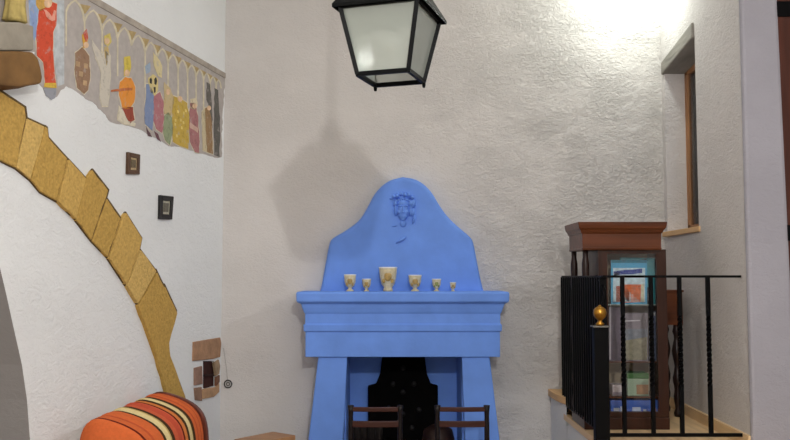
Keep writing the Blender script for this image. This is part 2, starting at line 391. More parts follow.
rm = mk.modifiers.new('r', 'REMESH'); rm.mode = 'VOXEL'; rm.voxel_size = 0.0022; rm.use_smooth_shade = True
sm = mk.modifiers.new('s', 'SMOOTH'); sm.factor = 0.4; sm.iterations = 1
bake(mk)
for p_ in mk.data.polygons: p_.use_smooth = True
# small relief twig below the mask
link('twig_relief', tube([P(396, 243, YO - .004), P(400, 240.5, YO - .012), P(403, 239, YO - .014), P(406, 237, YO - .008)], [0.005, 0.011, 0.012, 0.004], 8), M_blue, fp, smooth=True)

# black cast iron fireback in the hearth
YB = 6.64
fb = thing('cast_iron_fireback', 'sooty black stepped cast iron fireback standing inside the blue hearth', 'fireback', (0.07, YB, 0))
op = [(378, 440 + 80), (368, 520), (368, 386), (376, 384), (380, 374), (383, 352), (424, 352), (427, 374), (431, 384), (438, 386), (438, 520)]
pts = [P(x, y, YB) for x, y in op]; 
for q in pts:
    if q.z < 0.4: q.z = 0.0
link('plate', prism(pts, (0, 0.05, 0)), M_soot, fb, bevel=0.006)
M_boss = mat('worn_iron', (14, 12, 12), 0.6, 0.0, spec=0.3)
for dx, py in ((0, 368), (-10, 384), (11, 384), (0, 392), (-14, 408), (16, 410), (0, 414), (-8, 426), (9, 428)):
    q = P(403 + dx, py, YB); link('boss_ornament', ellipsoid(bmesh.new(), q, (0.022, 0.012, 0.022), seg=10), M_boss, fb, smooth=True)

# ------------------------------------------------------------------ goblets on the mantel
M_cup = mat('cream_pottery', (206, 194, 160), 0.45, 0, 0.15, 60)
M_motif = mat('gold_painted_motif', (176, 146, 84), 0.5, 0, 0.3, 40)
M_rim = mat('white_glaze', (240, 240, 236), 0.3)
YC = 6.24
cups = [(350, 274, 12, 'goblet', 'white-rimmed cream goblet leftmost on the blue mantel'),
        (366.5, 278.5, 9, 'goblet', 'short squat cream goblet just left of the large gold cup'),
        (388, 266.5, 18, 'cup', 'largest gold and cream cup on the blue mantel'),
        (415, 274.5, 13, 'goblet', 'wide cream goblet just right of the large gold cup'),
        (436.5, 278.5, 9, 'goblet', 'small slender cream goblet with greenish motif second from the right end'),
        (453, 282, 6, 'goblet', 'tiniest cream goblet at the right end of the blue mantel')]
for i, (px, top, w, kd, lab) in enumerate(cups):
    c = P(px, 290, YC); c.z = MTOP; h = P(px, top, YC).z - MTOP; r = w / 2 * YC / F
    g = thing('pottery_goblet', lab, 'goblet', c, 'pottery goblets on the blue mantel')
    prof = [(r * .62, 0), (r * .6, h * .06), (r * .3, h * .14), (r * .3, h * .2), (r * .7, h * .32), (r * .92, h * .55), (r * .97, h * .8), (r * 1.0, h * .93), (r * .9, h * .93), (r * .8, h * .6), (r * .2, h * .36)]
    if i == 2: prof = [(r * .55, 0), (r * .52, h * .1), (r * .42, h * .14), (r * .74, h * .3), (r * .9, h * .55), (r * .97, h * .8), (r * 1.0, h * .94), (r * .9, h * .94), (r * .8, h * .6), (r * .2, h * .3)]
    link('bowl', lathe(prof, c), M_cup, g, smooth=True)
    bm = bmesh.new(); n = 16
    tube([(c.x + r * .96 * math.cos(2 * math.pi * j / n), c.y + r * .96 * math.sin(2 * math.pi * j / n), c.z + h * .95) for j in range(n)], r * .09, 6, bm, True)
    link('rim', bm, M_rim, g, smooth=True)
    bm = bmesh.new()
    q = (c.x, c.y - r * .86, c.z + h * .6)
    ellipsoid(bm, q, (r * .42, r * .12, h * .2), seg=12)
    for j in range(3): ellipsoid(bm, (c.x + (j - 1) * r * .45, c.y - r * .8 + abs(j - 1) * r * .1, c.z + h * (.42 + .12 * (j % 2))), (r * .2, r * .12, h * .1), seg=8)
    link('motif', bm, M_motif if i != 4 else mat('green_gold_motif', (140, 146, 84), 0.5), g, smooth=True)

# ------------------------------------------------------------------ chairs
def turned(bm, p, q, r, n=10, beads=()):
    p, q = Vector(p), Vector(q); N = 24; pts = []; rs = []
    for i in range(N + 1):
        t = i / N; pts.append(p.lerp(q, t)); rr = r
        for b, w, a in beads: rr += a * math.exp(-((t - b) / w) ** 2)
        rs.append(rr)
    return tube(pts, rs, n, bm)
CW = 0.318; CH = 0.868; SH = 0.44; CD = 0.34
M_rush = mat('woven_rush', (92, 66, 40), 0.9, 0, 0.3, 50, 0.8, 80)
def make_chair(loc, label):
    t = thing('low_chair', label, 'chair', (0, 0, 0), 'low wooden chairs before the fireplace')
    for sx in (-1, 1):
        x = sx * CW / 2
        link('back_post', turned(None, (x, 0, 0), (x, -0.012, CH), 0.0165, 10, ((1.0, .03, .004), (.93, .02, -.003))), M_chairp, t, smooth=True)
        link('leg', turned(None, (x, CD, 0), (x, CD, SH + 0.02), 0.0165, 10, ((.95, .04, .004),)), M_chairp, t, smooth=True)
        link('stretcher', turned(None, (x, 0, 0.2), (x, CD, 0.2), 0.009, 8, ((.5, .2, .004),)), M_chair, t, smooth=True)
    for yy in (0, CD): link('stretcher', turned(None, (-CW / 2, yy, 0.15), (CW / 2, yy, 0.15), 0.009, 8, ((.5, .2, .004),)), M_chair, t, smooth=True)
    for z, hh in ((CH - 0.025, 0.03), (CH - 0.118, 0.04), (CH - 0.25, 0.036)):
        bm = bmesh.new(); n = 8
        rows = []
        for i in range(n + 1):
            a = i / n; x = -CW / 2 + CW * a; y = -0.012 - 0.012 * math.sin(a * math.pi)
            rows.append([bm.verts.new((x, y + dy, z + dz * hh / 2)) for dy, dz in ((-.008, -1), (-.008, 1), (.008, 1), (.008, -1))])
        for A, B in zip(rows, rows[1:]):
            for i in range(4): bm.faces.new((A[i], A[(i + 1) % 4], B[(i + 1) % 4], B[i]))
        bm.faces.new(rows[0]); bm.faces.new(rows[-1][::-1])
        link('back_slat', bm, M_chair, t, bevel=0.005)
    link('seat', BX(-CW / 2 - .01, CW / 2 + .01, -0.005, CD + .01, SH - 0.02, SH + 0.015), M_rush, t, bevel=0.012)
    return t
def dup(root, loc, label):
    r = root.copy(); COL.objects.link(r); r['label'] = label
    for ch in list(root.children):
        c = ch.copy(); COL.objects.link(c); c.parent = r
    r.location = loc; return r
ch = make_chair((0, 0, 0), 'low dark wooden ladder-back chair before the left side of the blue fireplace')
YCH = 5.56
xl = P(375.5, 420, YCH).x; xr = P(462, 420, YCH).x
ch2 = dup(ch, (xr, YCH, 0), 'low dark wooden ladder-back chair before the right side of the blue fireplace')
ch.location = (xl, YCH, 0)
# pot behind right chair, basket behind left
g = thing('copper_pot', 'dark brown rounded pot on the hearth floor behind the right low chair', 'pot', (0.285, 6.4, 0))
ptop = P(452, 424, 6.4).z
link('body', lathe([(0.10, 0), (0.14, 0.1), (0.125, ptop - 0.2), (0.12, ptop - 0.1), (0.105, ptop - 0.04), (0.05, ptop - 0.005), (0.015, ptop)], (0.42 - 0.1, 6.4, 0), 24), mat('dark_copper', (44, 26, 18), 0.5, 0.2, 0.2, 10), g, smooth=True)
lg = thing('log_basket', 'dark basket of charred logs on the hearth floor behind the left low chair', 'basket', (-0.2, 6.4, 0))
bz = P(358, 424, 6.4).z
link('basket', lathe([(0.10, 0), (0.125, 0.2), (0.13, bz - 0.12), (0.12, bz - 0.12), (0.09, 0.1)], (-0.2, 6.42, 0), 20), M_soot, lg, smooth=True)
for i in range(4):
    a = -0.09 + 0.058 * i
    link('log', tube([(-0.2 + a * .6, 6.40 + 0.02 * (i % 2), 0.1), (-0.2 + a, 6.42 + .02 * (i % 2), bz - 0.01 * (i % 3))], 0.03, 9), mat('charred_wood', (26, 20, 18), 0.9, 0, .3, 12, .4, 20), lg)

# ------------------------------------------------------------------ small table (corner seen at the bottom)
tf = P(273, 431.5, 5.45); tz = tf.z
side_table = thing('side_table', 'small square brown wooden table corner below the back wall, left of the fireplace', 'table', (tf.x - 0.02, 5.1, 0))
ang = math.atan2(-0.24, -0.19); d1 = Vector((-0.62, -0.785, 0)); d2 = Vector((0.785, -0.62, 0)) 
A = Vector((tf.x, tf.y, 0)); T = 0.32; T2 = 0.20
def TP(a, b, z): return A + d1 * a + d2 * b + Vector((0, 0, z))
link('table_top', prism([TP(0, 0, tz - .03), TP(T, 0, tz - .03), TP(T, T2, tz - .03), TP(0, T2, tz - .03)], (0, 0, 0.03)), M_table, side_table, bevel=0.003)
link('apron', prism([TP(.03, .03, tz - .10), TP(T - .03, .03, tz - .10), TP(T - .03, T2 - .03, tz - .10), TP(.03, T2 - .03, tz - .10)], (0, 0, 0.07)), M_dkwood, side_table)
for a, b in ((.045, .045), (T - .045, .045), (T - .045, T2 - .045), (.045, T2 - .045)):
    q = TP(a, b, 0); link('leg', bar(q, (q.x, q.y, tz - .05), 0.035, 0.035), M_dkwood, side_table)

# ------------------------------------------------------------------ sofa with striped throw
so = thing('sofa', 'small sofa against the white wall draped in an orange striped throw', 'sofa', (-1.3, 4.9, 0))
ax0 = P(94, 419, 4.38); ax1 = P(158, 392, 5.4)
ax1.z = ax0.z = (ax0.z + ax1.z) / 2
dirv = (ax1 - ax0).normalized(); outv = Vector((dirv.y, -dirv.x, 0))
ctrl = [(-.09, -.62), (-.092, -.2), (-.085, -.10), (-.06, -.035), (-.02, -.005), (.02, 0), (.09, -.016), (.16, -.042), (.22, -.075), (.265, -.12), (.29, -.175), (.305, -.26), (.31, -.42), (.31, -.56)]
SEC = smooth_pts(ctrl, 1)
LEN = (ax1 - ax0).length
bm = bmesh.new(); rows = []
NS = 44
for i in range(NS + 1):
    t = i / NS; e = min(t, 1 - t) * LEN
    k_ = 1.0 if e > 0.05 else math.sqrt(max(0, 1 - ((0.05 - e) / 0.05) ** 2)) * 0.12 + 0.88
    rip = 0.003 * math.sin(t * 37) + 0.002 * math.sin(t * 71 + 1)
    rows.append([bm.verts.new(ax0 + dirv * (t * LEN) + outv * (0.11 + (a - 0.11) * k_) + Vector((0, 0, (b + (0.3) * 1.0) * (0.5 * k_ + 0.5) - 0.3 + rip))) for a, b in SEC])
for A_, B_ in zip(rows, rows[1:]):
    for j in range(len(SEC) - 1): bm.faces.new((A_[j], A_[j + 1], B_[j + 1], B_[j]))
    bm.faces.new((A_[-1], A_[0], B_[0], B_[-1]))
bm.faces.new(rows[0]); bm.faces.new(rows[-1][::-1])
# stripes: colour bands along the sofa's length
def stripes():
    m, nt, b = new_mat('striped_orange_weave'); L = nt.links.new
    b.inputs['Roughness'].default_value = 0.95; b.inputs['Specular IOR Level'].default_value = 0.1
    geo = nt.nodes.new('ShaderNodeTexCoord'); dp = nt.nodes.new('ShaderNodeVectorMath'); dp.operation = 'DOT_PRODUCT'
    dp.inputs[1].default_value = tuple(dirv)
    sub_ = nt.nodes.new('ShaderNodeMath'); sub_.operation = 'MULTIPLY_ADD'
    base = Vector(ax0).dot(dirv)
    sub_.inputs[1].default_value = 1 / LEN; sub_.inputs[2].default_value = -base / LEN
    L(geo.outputs['Object'], dp.inputs[0]); L(dp.outputs['Value'], sub_.inputs[0])
    r = nt.nodes.new('ShaderNodeValToRGB'); r.color_ramp.interpolation = 'CONSTANT'
    O = (214, 106, 58); O2 = (196, 88, 52); DK = (74, 54, 34); CR = (226, 206, 150); RED = (206, 96, 64); MA = (104, 34, 24); PE = (214, 126, 66)
    Y0 = ax0.y; YL = ax1.y - ax0.y
    bands = [(4.38, O), (4.40, MA), (4.425, O), (4.50, O2), (4.53, O), (4.645, DK), (4.685, CR), (4.745, (196, 166, 100)), (4.765, DK), (4.815, RED), (4.88, (196, 84, 60)), (4.93, RED), (4.965, MA), (4.99, PE), (5.045, DK), (5.08, CR), (5.13, (196, 166, 100)), (5.145, DK), (5.19, O), (5.235, O2), (5.255, O), (5.30, O2), (5.32, O), (5.36, O2)]
    els = r.color_ramp.elements
    while len(els) < len(bands): els.new(1.0)
    for e, (y, c) in zip(els, bands):
        e.position = max(0, min(1, (y - Y0) / YL))
        e.color = lin(c)
    n = nt.nodes.new('ShaderNodeTexNoise'); n.inputs['Scale'].default_value = 60; n.inputs['Detail'].default_value = 4
    L(geo.outputs['Object'], n.inputs['Vector'])
    mr = nt.nodes.new('ShaderNodeMapRange'); mr.inputs[3].default_value = 0.82; mr.inputs[4].default_value = 1.15; L(n.outputs['Fac'], mr.inputs[0])
    vm = nt.nodes.new('ShaderNodeVectorMath'); vm.operation = 'SCALE'; L(r.outputs[0], vm.inputs[0]); L(mr.outputs[0], vm.inputs['Scale'])
    L(sub_.outputs[0], r.inputs[0]); L(vm.outputs[0], b.inputs['Base Color'])
    bp = nt.nodes.new('ShaderNodeBump'); bp.inputs['Strength'].default_value = 0.4; bp.inputs['Distance'].default_value = 0.005
    L(n.outputs['Fac'], bp.inputs['Height']); L(bp.outputs[0], b.inputs['Normal'])
    return m
M_throw = stripes()
th = link('striped_throw', bm, M_throw, so, smooth=True)
th['label'] = 'orange throw with cream and dark stripes'
# wooden end panel behind the far end
sec2 = [(0.11 + (a - 0.11) * 1.06 + 0.004, b * 1.0 + 0.001 if b > -0.5 else b) for a, b in SEC]
link('end_panel', prism([ax1 + dirv * -0.005 + outv * a + Vector((0, 0, b)) for a, b in sec2], dirv * 0.035), wood('sofa_brown_wood', (104, 54, 40), 0.4, 2), so, bevel=0.006)
sa = ax0.z
link('seat_base', prism([ax0 + outv * .29 + Vector((0, 0, -sa + .14)), ax1 - dirv * .02 + outv * .29 + Vector((0, 0, -sa + .14)), ax1 - dirv * .02 + outv * .52 + Vector((0, 0, -sa + .14)), ax0 + outv * .52 + Vector((0, 0, -sa + .14))], (0, 0, 0.28)), M_throw, so, bevel=0.03)
link('back_base', prism([ax0 + dirv * .02 + outv * -.07 + Vector((0, 0, -sa + .14)), ax1 - dirv * .02 + outv * -.07 + Vector((0, 0, -sa + .14)), ax1 - dirv * .02 + outv * .285 + Vector((0, 0, -sa + .14)), ax0 + dirv * .02 + outv * .285 + Vector((0, 0, -sa + .14))], (0, 0, sa - .14 - .5)), M_throw, so)
for t_, o_ in ((.06, -.03), (LEN - .08, -.03), (.06, .46), (LEN - .08, .46)):
    q = ax0 + dirv * t_ + outv * o_; link('leg', bar((q.x, q.y, 0), (q.x, q.y, .16), .05, .05), M_dkwood, so)

# ------------------------------------------------------------------ lantern
lc = Vector((-0.014, 3.1, 0)); la = R(-18.5)
def LR(x, y, z): return lc + Vector((x * math.cos(la) - y * math.sin(la), x * math.sin(la) + y * math.cos(la), z))
ln = thing('hanging_lantern', 'dark metal four-sided hanging lantern with frosted glass panes', 'lantern', (lc.x, lc.y, 2.417))
ZB, ZE, hb, he = 2.430, 2.672, 0.097, 0.146
CN = ((-1, -1), (1, -1), (1, 1), (-1, 1))
bm = bmesh.new()
for sx, sy in CN: bar(LR(sx * hb, sy * hb, ZB), LR(sx * he, sy * he, ZE), 0.016, 0.016, bm)
for i in range(4):
    a, b = CN[i], CN[(i + 1) % 4]
    bar(LR(a[0] * hb, a[1] * hb, ZB), LR(b[0] * hb, b[1] * hb, ZB), 0.012, 0.016, bm)
    bar(LR(a[0] * he, a[1] * he, ZE), LR(b[0] * he, b[1] * he, ZE), 0.012, 0.018, bm)
link('cage', bm, M_lantern, ln)
for i in range(4):
    a, b = CN[i], CN[(i + 1) % 4]
    e = .97
    q = [LR(a[0] * hb * e, a[1] * hb * e, ZB + .005), LR(b[0] * hb * e, b[1] * hb * e, ZB + .005), LR(b[0] * he * e, b[1] * he * e, ZE), LR(a[0] * he * e, a[1] * he * e, ZE)]
    nrm = (q[1] - q[0]).cross(q[2] - q[0]).normalized()
    link('glass_pane', prism(q, nrm * -0.003), M_frost, ln)
for sx, sy in ((1, 1), (-1, 1)):
    q = LR(sx * hb, sy * hb, ZB); link('foot_peg', tube([q, q - Vector((0, 0, 0.012)), q - Vector((0, 0, 0.022))], [0.006, 0.007, 0.005], 8), M_lantern, ln)
bm = bmesh.new(); rings = []
for h_, z in ((0.168, ZE - 0.008), (0.168, ZE + 0.004), (0.10, ZE + 0.12), (0.075, ZE + 0.165), (0.05, ZE + 0.17)):
    rings.append([bm.verts.new(LR(sx * h_, sy * h_, z)) for sx, sy in CN])
for A_, B_ in zip(rings, rings[1:]):
    for i in range(4): bm.faces.new((A_[i], A_[(i + 1) % 4], B_[(i + 1) % 4], B_[i]))
bm.faces.new(rings[-1])
rfo = link('roof', bm, M_lantern, ln)
sd = rfo.modifiers.new('s', 'SOLIDIFY'); sd.thickness = 0.004
link('roof_vent', lathe([(0.03, 0), (0.045, .03), (0.045, .05), (0.02, .07), (0.012, .10)], (lc.x, lc.y, ZE + 0.165), 14), M_lantern, ln, smooth=True)
link('socket', lathe([(0.022, 0), (0.022, .07), (0.012, .09)], (lc.x, lc.y, ZE - 0.07), 14), M_lantern, ln, smooth=True)
link('bulb', lathe([(0.004, -.075), (0.02, -.07), (0.03, -.05), (0.028, -.03), (0.016, 0)], (lc.x, lc.y, ZE - 0.07), 16), mat('white_bulb_glass', (226, 226, 220), 0.3), ln, smooth=True)
link('hanging_rod', tube([(lc.x, lc.y, ZE + .26), (lc.x, lc.y, 4.5)], 0.008, 8), M_lantern, ln)

def grow(px, d):
    c_x = sum(p_[0] for p_ in px) / len(px); c_y = sum(p_[1] for p_ in px) / len(px); o = []
    for x, y in px:
        l_ = math.hypot(x - c_x, y - c_y) or 1; o.append((x + (x - c_x) / l_ * d, y + (y - c_y) / l_ * d))
    return o
# ------------------------------------------------------------------ stone arch on the left wall
arch = thing('stone_arch', 'ochre sandstone arch of wedge-shaped blocks curving down the white wall', 'arch', WP(1.2, 0))
VS = [[(-30, 76), (0, 90), (25.5, 107), (27, 118), (16.5, 168), (0, 160), (-30, 150)],
      [(27.5, 118), (45, 126), (42.5, 140), (31, 180), (17, 168.5)],
      [(45.5, 126), (48, 128), (49, 137.5), (68, 158.5), (57, 201), (41, 192), (31.6, 180.5)],
      [(68.6, 159), (86, 178), (76, 219.5), (57.6, 201.5)],
      [(86.5, 179), (93, 169.5), (109, 190), (107, 197.5), (92, 240.5), (76.6, 220.5)],
      [(107.4, 198.5), (121, 218), (108, 257.5), (92.6, 241.5)],
      [(121.6, 218.5), (126, 212.5), (142, 238), (140, 248.5), (126, 285), (108.6, 258.5)],
      [(140.4, 249.5), (156.5, 271), (137.4, 304), (126.5, 286)],
      [(156.9, 272), (163.5, 286), (165, 286.5), (177, 312.5), (168.8, 342.5), (170, 355.5), (184.5, 395), (192, 430), (194, 520), (181, 520), (175, 430), (167, 395), (157, 359), (151.4, 342.5), (148, 333), (137.7, 305)]]
bm = bmesh.new()
for v in VS:
    c_x = sum(p_[0] for p_ in v) / len(v); c_y = sum(p_[1] for p_ in v) / len(v)
    prism([PL(x + (x - c_x) * .035, y + (y - c_y) * .035, 0.012) for x, y in v], WN * -0.02, bm)
link('mortar', bm, mat('dark_brown_mortar', (96, 76, 46), 0.95, 0, .25, 30, .5, 60), arch)
for i, v in enumerate(VS):
    v = grow(v, -0.55); dense = []; dz = random.uniform(-.004, .006)
    for a, b in zip(v, v[1:] + v[:1]):
        dense.append(a)
        L_ = math.hypot(a[0] - b[0], a[1] - b[1]); m_ = int(L_ // 12)
        for j in range(1, m_ + 1):
            t = j / (m_ + 1); dense.append((a[0] + (b[0] - a[0]) * t + random.uniform(-.5, .5), a[1] + (b[1] - a[1]) * t + random.uniform(-.5, .5)))
    link('voussoir', prism([PL(x, y, 0.022) + WN * dz for x, y in dense], WN * -(0.032 + dz)), M_stones[(i * 2) % 3 if i % 4 else 1], arch, bevel=0.004)

# ------------------------------------------------------------------ corbel and statue at the arch's top
Mcorb = mat('brown_corbel_stone', (120, 88, 50), 0.9, 0, 0.3, 6, 0.8, 18)
cb = thing('stone_corbel', 'rough brown stone corbel jutting from the white wall above the arch', 'corbel', WP(1.9, 2.6))
bm = bmesh.new()
top = [PL(-40, 54), PL(20, 52), PL(36, 54), PL(40, 62)]; 
outl = [(-40, 51), (-10, 51), (20, 51), (34, 52), (39, 58), (41, 68), (42, 78), (41, 84), (20, 87), (0, 85), (-40, 79)]
n_ = 6; rings = []
for i in range(n_):
    t = i / (n_ - 1); w_ = -0.02 + 0.14 * t
    ring = []
    for x, y in outl:
        q = PL(x, y, 0.12); q = q + WN * (w_ - 0.12)
        if y > 70: q = q - Vector((0, 0, 0.02 * (1 - t) ** 2))
        ring.append(bm.verts.new(q + Vector((random.uniform(-.004, .004),) * 3)))
    rings.append(ring)
for A_, B_ in zip(rings, rings[1:]):
    for j in range(len(outl)): bm.faces.new((A_[j], A_[(j + 1) % len(outl)], B_[(j + 1) % len(outl)], B_[j]))
bm.faces.new(rings[0][::-1]); bm.faces.new(rings[-1])
link('bracket', bm, Mcorb, cb, bevel=0.012)
ped = thing('robed_statue', 'small robed ochre statue on a grey stone block above the brown corbel', 'statue', PL(8, 52))
link('pedestal', prism([PL(x, y, 0.10) for x, y in ((-30, 50.5), (34, 50.5), (34, 26), (20, 22), (-30, 22))], WN * -0.095), mat('grey_stone', (150, 142, 128), 0.9, 0, .15, 10, .4, 30), ped, bevel=0.008)
sx0 = UZ(16, 22)
bm = bmesh.new(); rings = []
cst = PL(15, 21.8, 0.055)
for z, r_ in ((0, .062), (.01, .06), (.08, .05), (.2, .052), (.3, .06), (.36, .05), (.39, .022)):
    rings.append([bm.verts.new((cst.x + math.cos(a) * r_ * (1 + .14 * math.sin(a * 7)) * .8, cst.y + math.sin(a) * r_ * (1 + .14 * math.sin(a * 7)), cst.z + z)) for a in [2 * math.pi * j / 28 for j in range(28)]])
for A_, B_ in zip(rings, rings[1:]):
    for j in range(28): bm.faces.new((A_[j], A_[(j + 1) % 28], B_[(j + 1) % 28], B_[j]))
bm.faces.new(rings[0][::-1]); bm.faces.new(rings[-1])
link('robe', bm, mat('ochre_statue', (180, 160, 96), 0.8, 0, .3, 18, .4, 30), ped, smooth=True)
bm = bmesh.new(); ellipsoid(bm, (cst.x, cst.y, cst.z + .45), (.042, .042, .055)); ellipsoid(bm, (cst.x + .038, cst.y - .02, cst.z + .445), (.012, .008, .012), seg=8)
link('head', bm, mat('ochre_statue_face', (196, 170, 120), 0.8), ped, smooth=True)

# ------------------------------------------------------------------ painted frieze
mu = thing('wall_mural', 'faded medieval mural of robed figures under pointed arches on the white wall', 'mural', PL(140, 110))
def rough(px, j, rnd_, step=6):
    o = []
    for a, b in zip(px, px[1:] + px[:1]):
        o.append(a); l_ = math.hypot(a[0] - b[0], a[1] - b[1]); n_ = int(l_ // step)
        for q in range(1, n_ + 1):
            t = q / (n_ + 1); o.append((a[0] + (b[0] - a[0]) * t + rnd_.uniform(-j, j), a[1] + (b[1] - a[1]) * t + rnd_.uniform(-j, j)))
    return o
GROUND = (176, 168, 162)
def flake(name, rgb, amt=0.5):
    m, nt, b = new_mat(name); L = nt.links.new; b.inputs['Roughness'].default_value = 0.9
    tc = nt.nodes.new('ShaderNodeTexCoord')
    n = nt.nodes.new('ShaderNodeTexNoise'); n.inputs['Scale'].default_value = 22; n.inputs['Detail'].default_value = 8; n.inputs['Roughness'].default_value = 0.7
    L(tc.outputs['Object'], n.inputs['Vector'])
    rp = nt.nodes.new('ShaderNodeValToRGB'); c = lin(rgb); g = lin(GROUND)
    dk = tuple(v * .7 for v in c[:3]) + (1,); lt_ = tuple(c[i] * .5 + g[i] * .5 for i in range(3)) + (1,)
    els = rp.color_ramp.elements
    els[0].position = 0.34; els[0].color = dk; els[1].position = 0.46; els[1].color = c
    e = els.new(0.56); e.color = c; e = els.new(0.64); e.color = lt_ if amt else c
    L(n.outputs['Fac'], rp.inputs[0]); L(rp.outputs[0], b.inputs['Base Color']); return m
def flat(name, px, rgb, off, th=0.0015, par=mu, var=0.2, m=None):
    m = m or mat('paint_' + name, rgb, 0.85, 0, var, 25)
    return link(name, prism([PL(x, y, off) for x, y in px], WN * th), m, par)
ground = [(-20, -30), (40, -30), (88, -2), (225, 77), (222, 110), (221, 157), (217.5, 158), (205, 154.5), (196, 152), (187, 149.5), (180, 147), (168, 146), (162, 142), (156, 138), (150, 136), (144, 132), (134, 128), (125.5, 125.6), (116, 124), (110, 122), (105, 115), (100, 110), (94, 104), (87, 100), (80, 95), (75, 91), (65, 86), (60, 90), (56, 97), (50, 98), (45, 96), (42, 88), (38, 84), (34, 60), (34, 52), (-20, 52)]
flat('painted_ground', rough(ground, .8, random.Random(5), 4), (176, 168, 162), -0.004, 0.006, var=0.08)
flat('painted_backdrop', [(28, -8), (40, -8), (40, 44), (34, 40), (30, 30)], (150, 170, 200), 0.002)
flat('painted_panel', [(52, -8), (64, -8), (64, 84), (58, 86), (54, 60)], (186, 190, 192), 0.002)
border = [(82, -10), (225, 73.5), (225, 78.5), (80, -4)]
link('painted_border', prism([PL(x, y, 0.0) for x, y in border], WN * 0.008), mat('grey_brown_border', (168, 158, 146), 0.85, 0, .2, 12), mu)
# arches: cream pointed arcade
M_cream = mat('cream_arcade_paint', (204, 194, 168), 0.85, 0, .15, 25)
def ytop(x): return 75 + (x - 222) * 0.556
def ybot(x):
    g_ = [(40, 92), (65, 88), (87, 100), (110, 121), (144, 131), (187, 148), (222, 157)]
    for (a, b), (c_, d_) in zip(g_, g_[1:]):
        if a <= x <= c_: return b + (d_ - b) * (x - a) / (c_ - a)
    return 157
cols = [66, 84.5, 102, 117.5, 131.5, 145, 157, 168, 178, 187.5, 196, 203.5, 210, 216, 221]
def strip(name, pts, w, off=0.0035):
    lo, hi = [], []
    for i, p in enumerate(pts):
        a = pts[max(0, i - 1)]; b = pts[min(len(pts) - 1, i + 1)]; dx, dy = b[0] - a[0], b[1] - a[1]; l_ = math.hypot(dx, dy) or 1
        lo.append((p[0] - dy / l_ * w / 2, p[1] + dx / l_ * w / 2)); hi.append((p[0] + dy / l_ * w / 2, p[1] - dx / l_ * w / 2))
    return lo + hi[::-1]
bmA = None
for i, (a, b) in enumerate(zip(cols, cols[1:])):
    hgt = 20 * (1 - i / 26); ya = ytop(a) + 5; yb = ytop(b) + 5; m_ = (a + b) / 2; ap = min(ya, yb) + (yb - ya) / 2 + 2 
    sa_, sb_ = ya + hgt * .9, yb + hgt * .9
    arc = [(a, sa_), (a + (m_ - a) * .25, sa_ - (sa_ - ap) * .5), (a + (m_ - a) * .6, sa_ - (sa_ - ap) * .82), (m_, ap), (b - (b - m_) * .6, sb_ - (sb_ - ap) * .82), (b - (b - m_) * .25, sb_ - (sb_ - ap) * .5), (b, sb_)]
    flat('painted_arch', strip('s', arc, 2.0 - i * .05), None, 0.002, m=M_cream)
    if i not in (4, 6):
        flat('painted_column', strip('s', [(a, sa_), (a, min(sa_ + (ybot(a) - sa_) * .45, ybot(a) - 2))], 1.5), None, 0.002, m=M_cream)
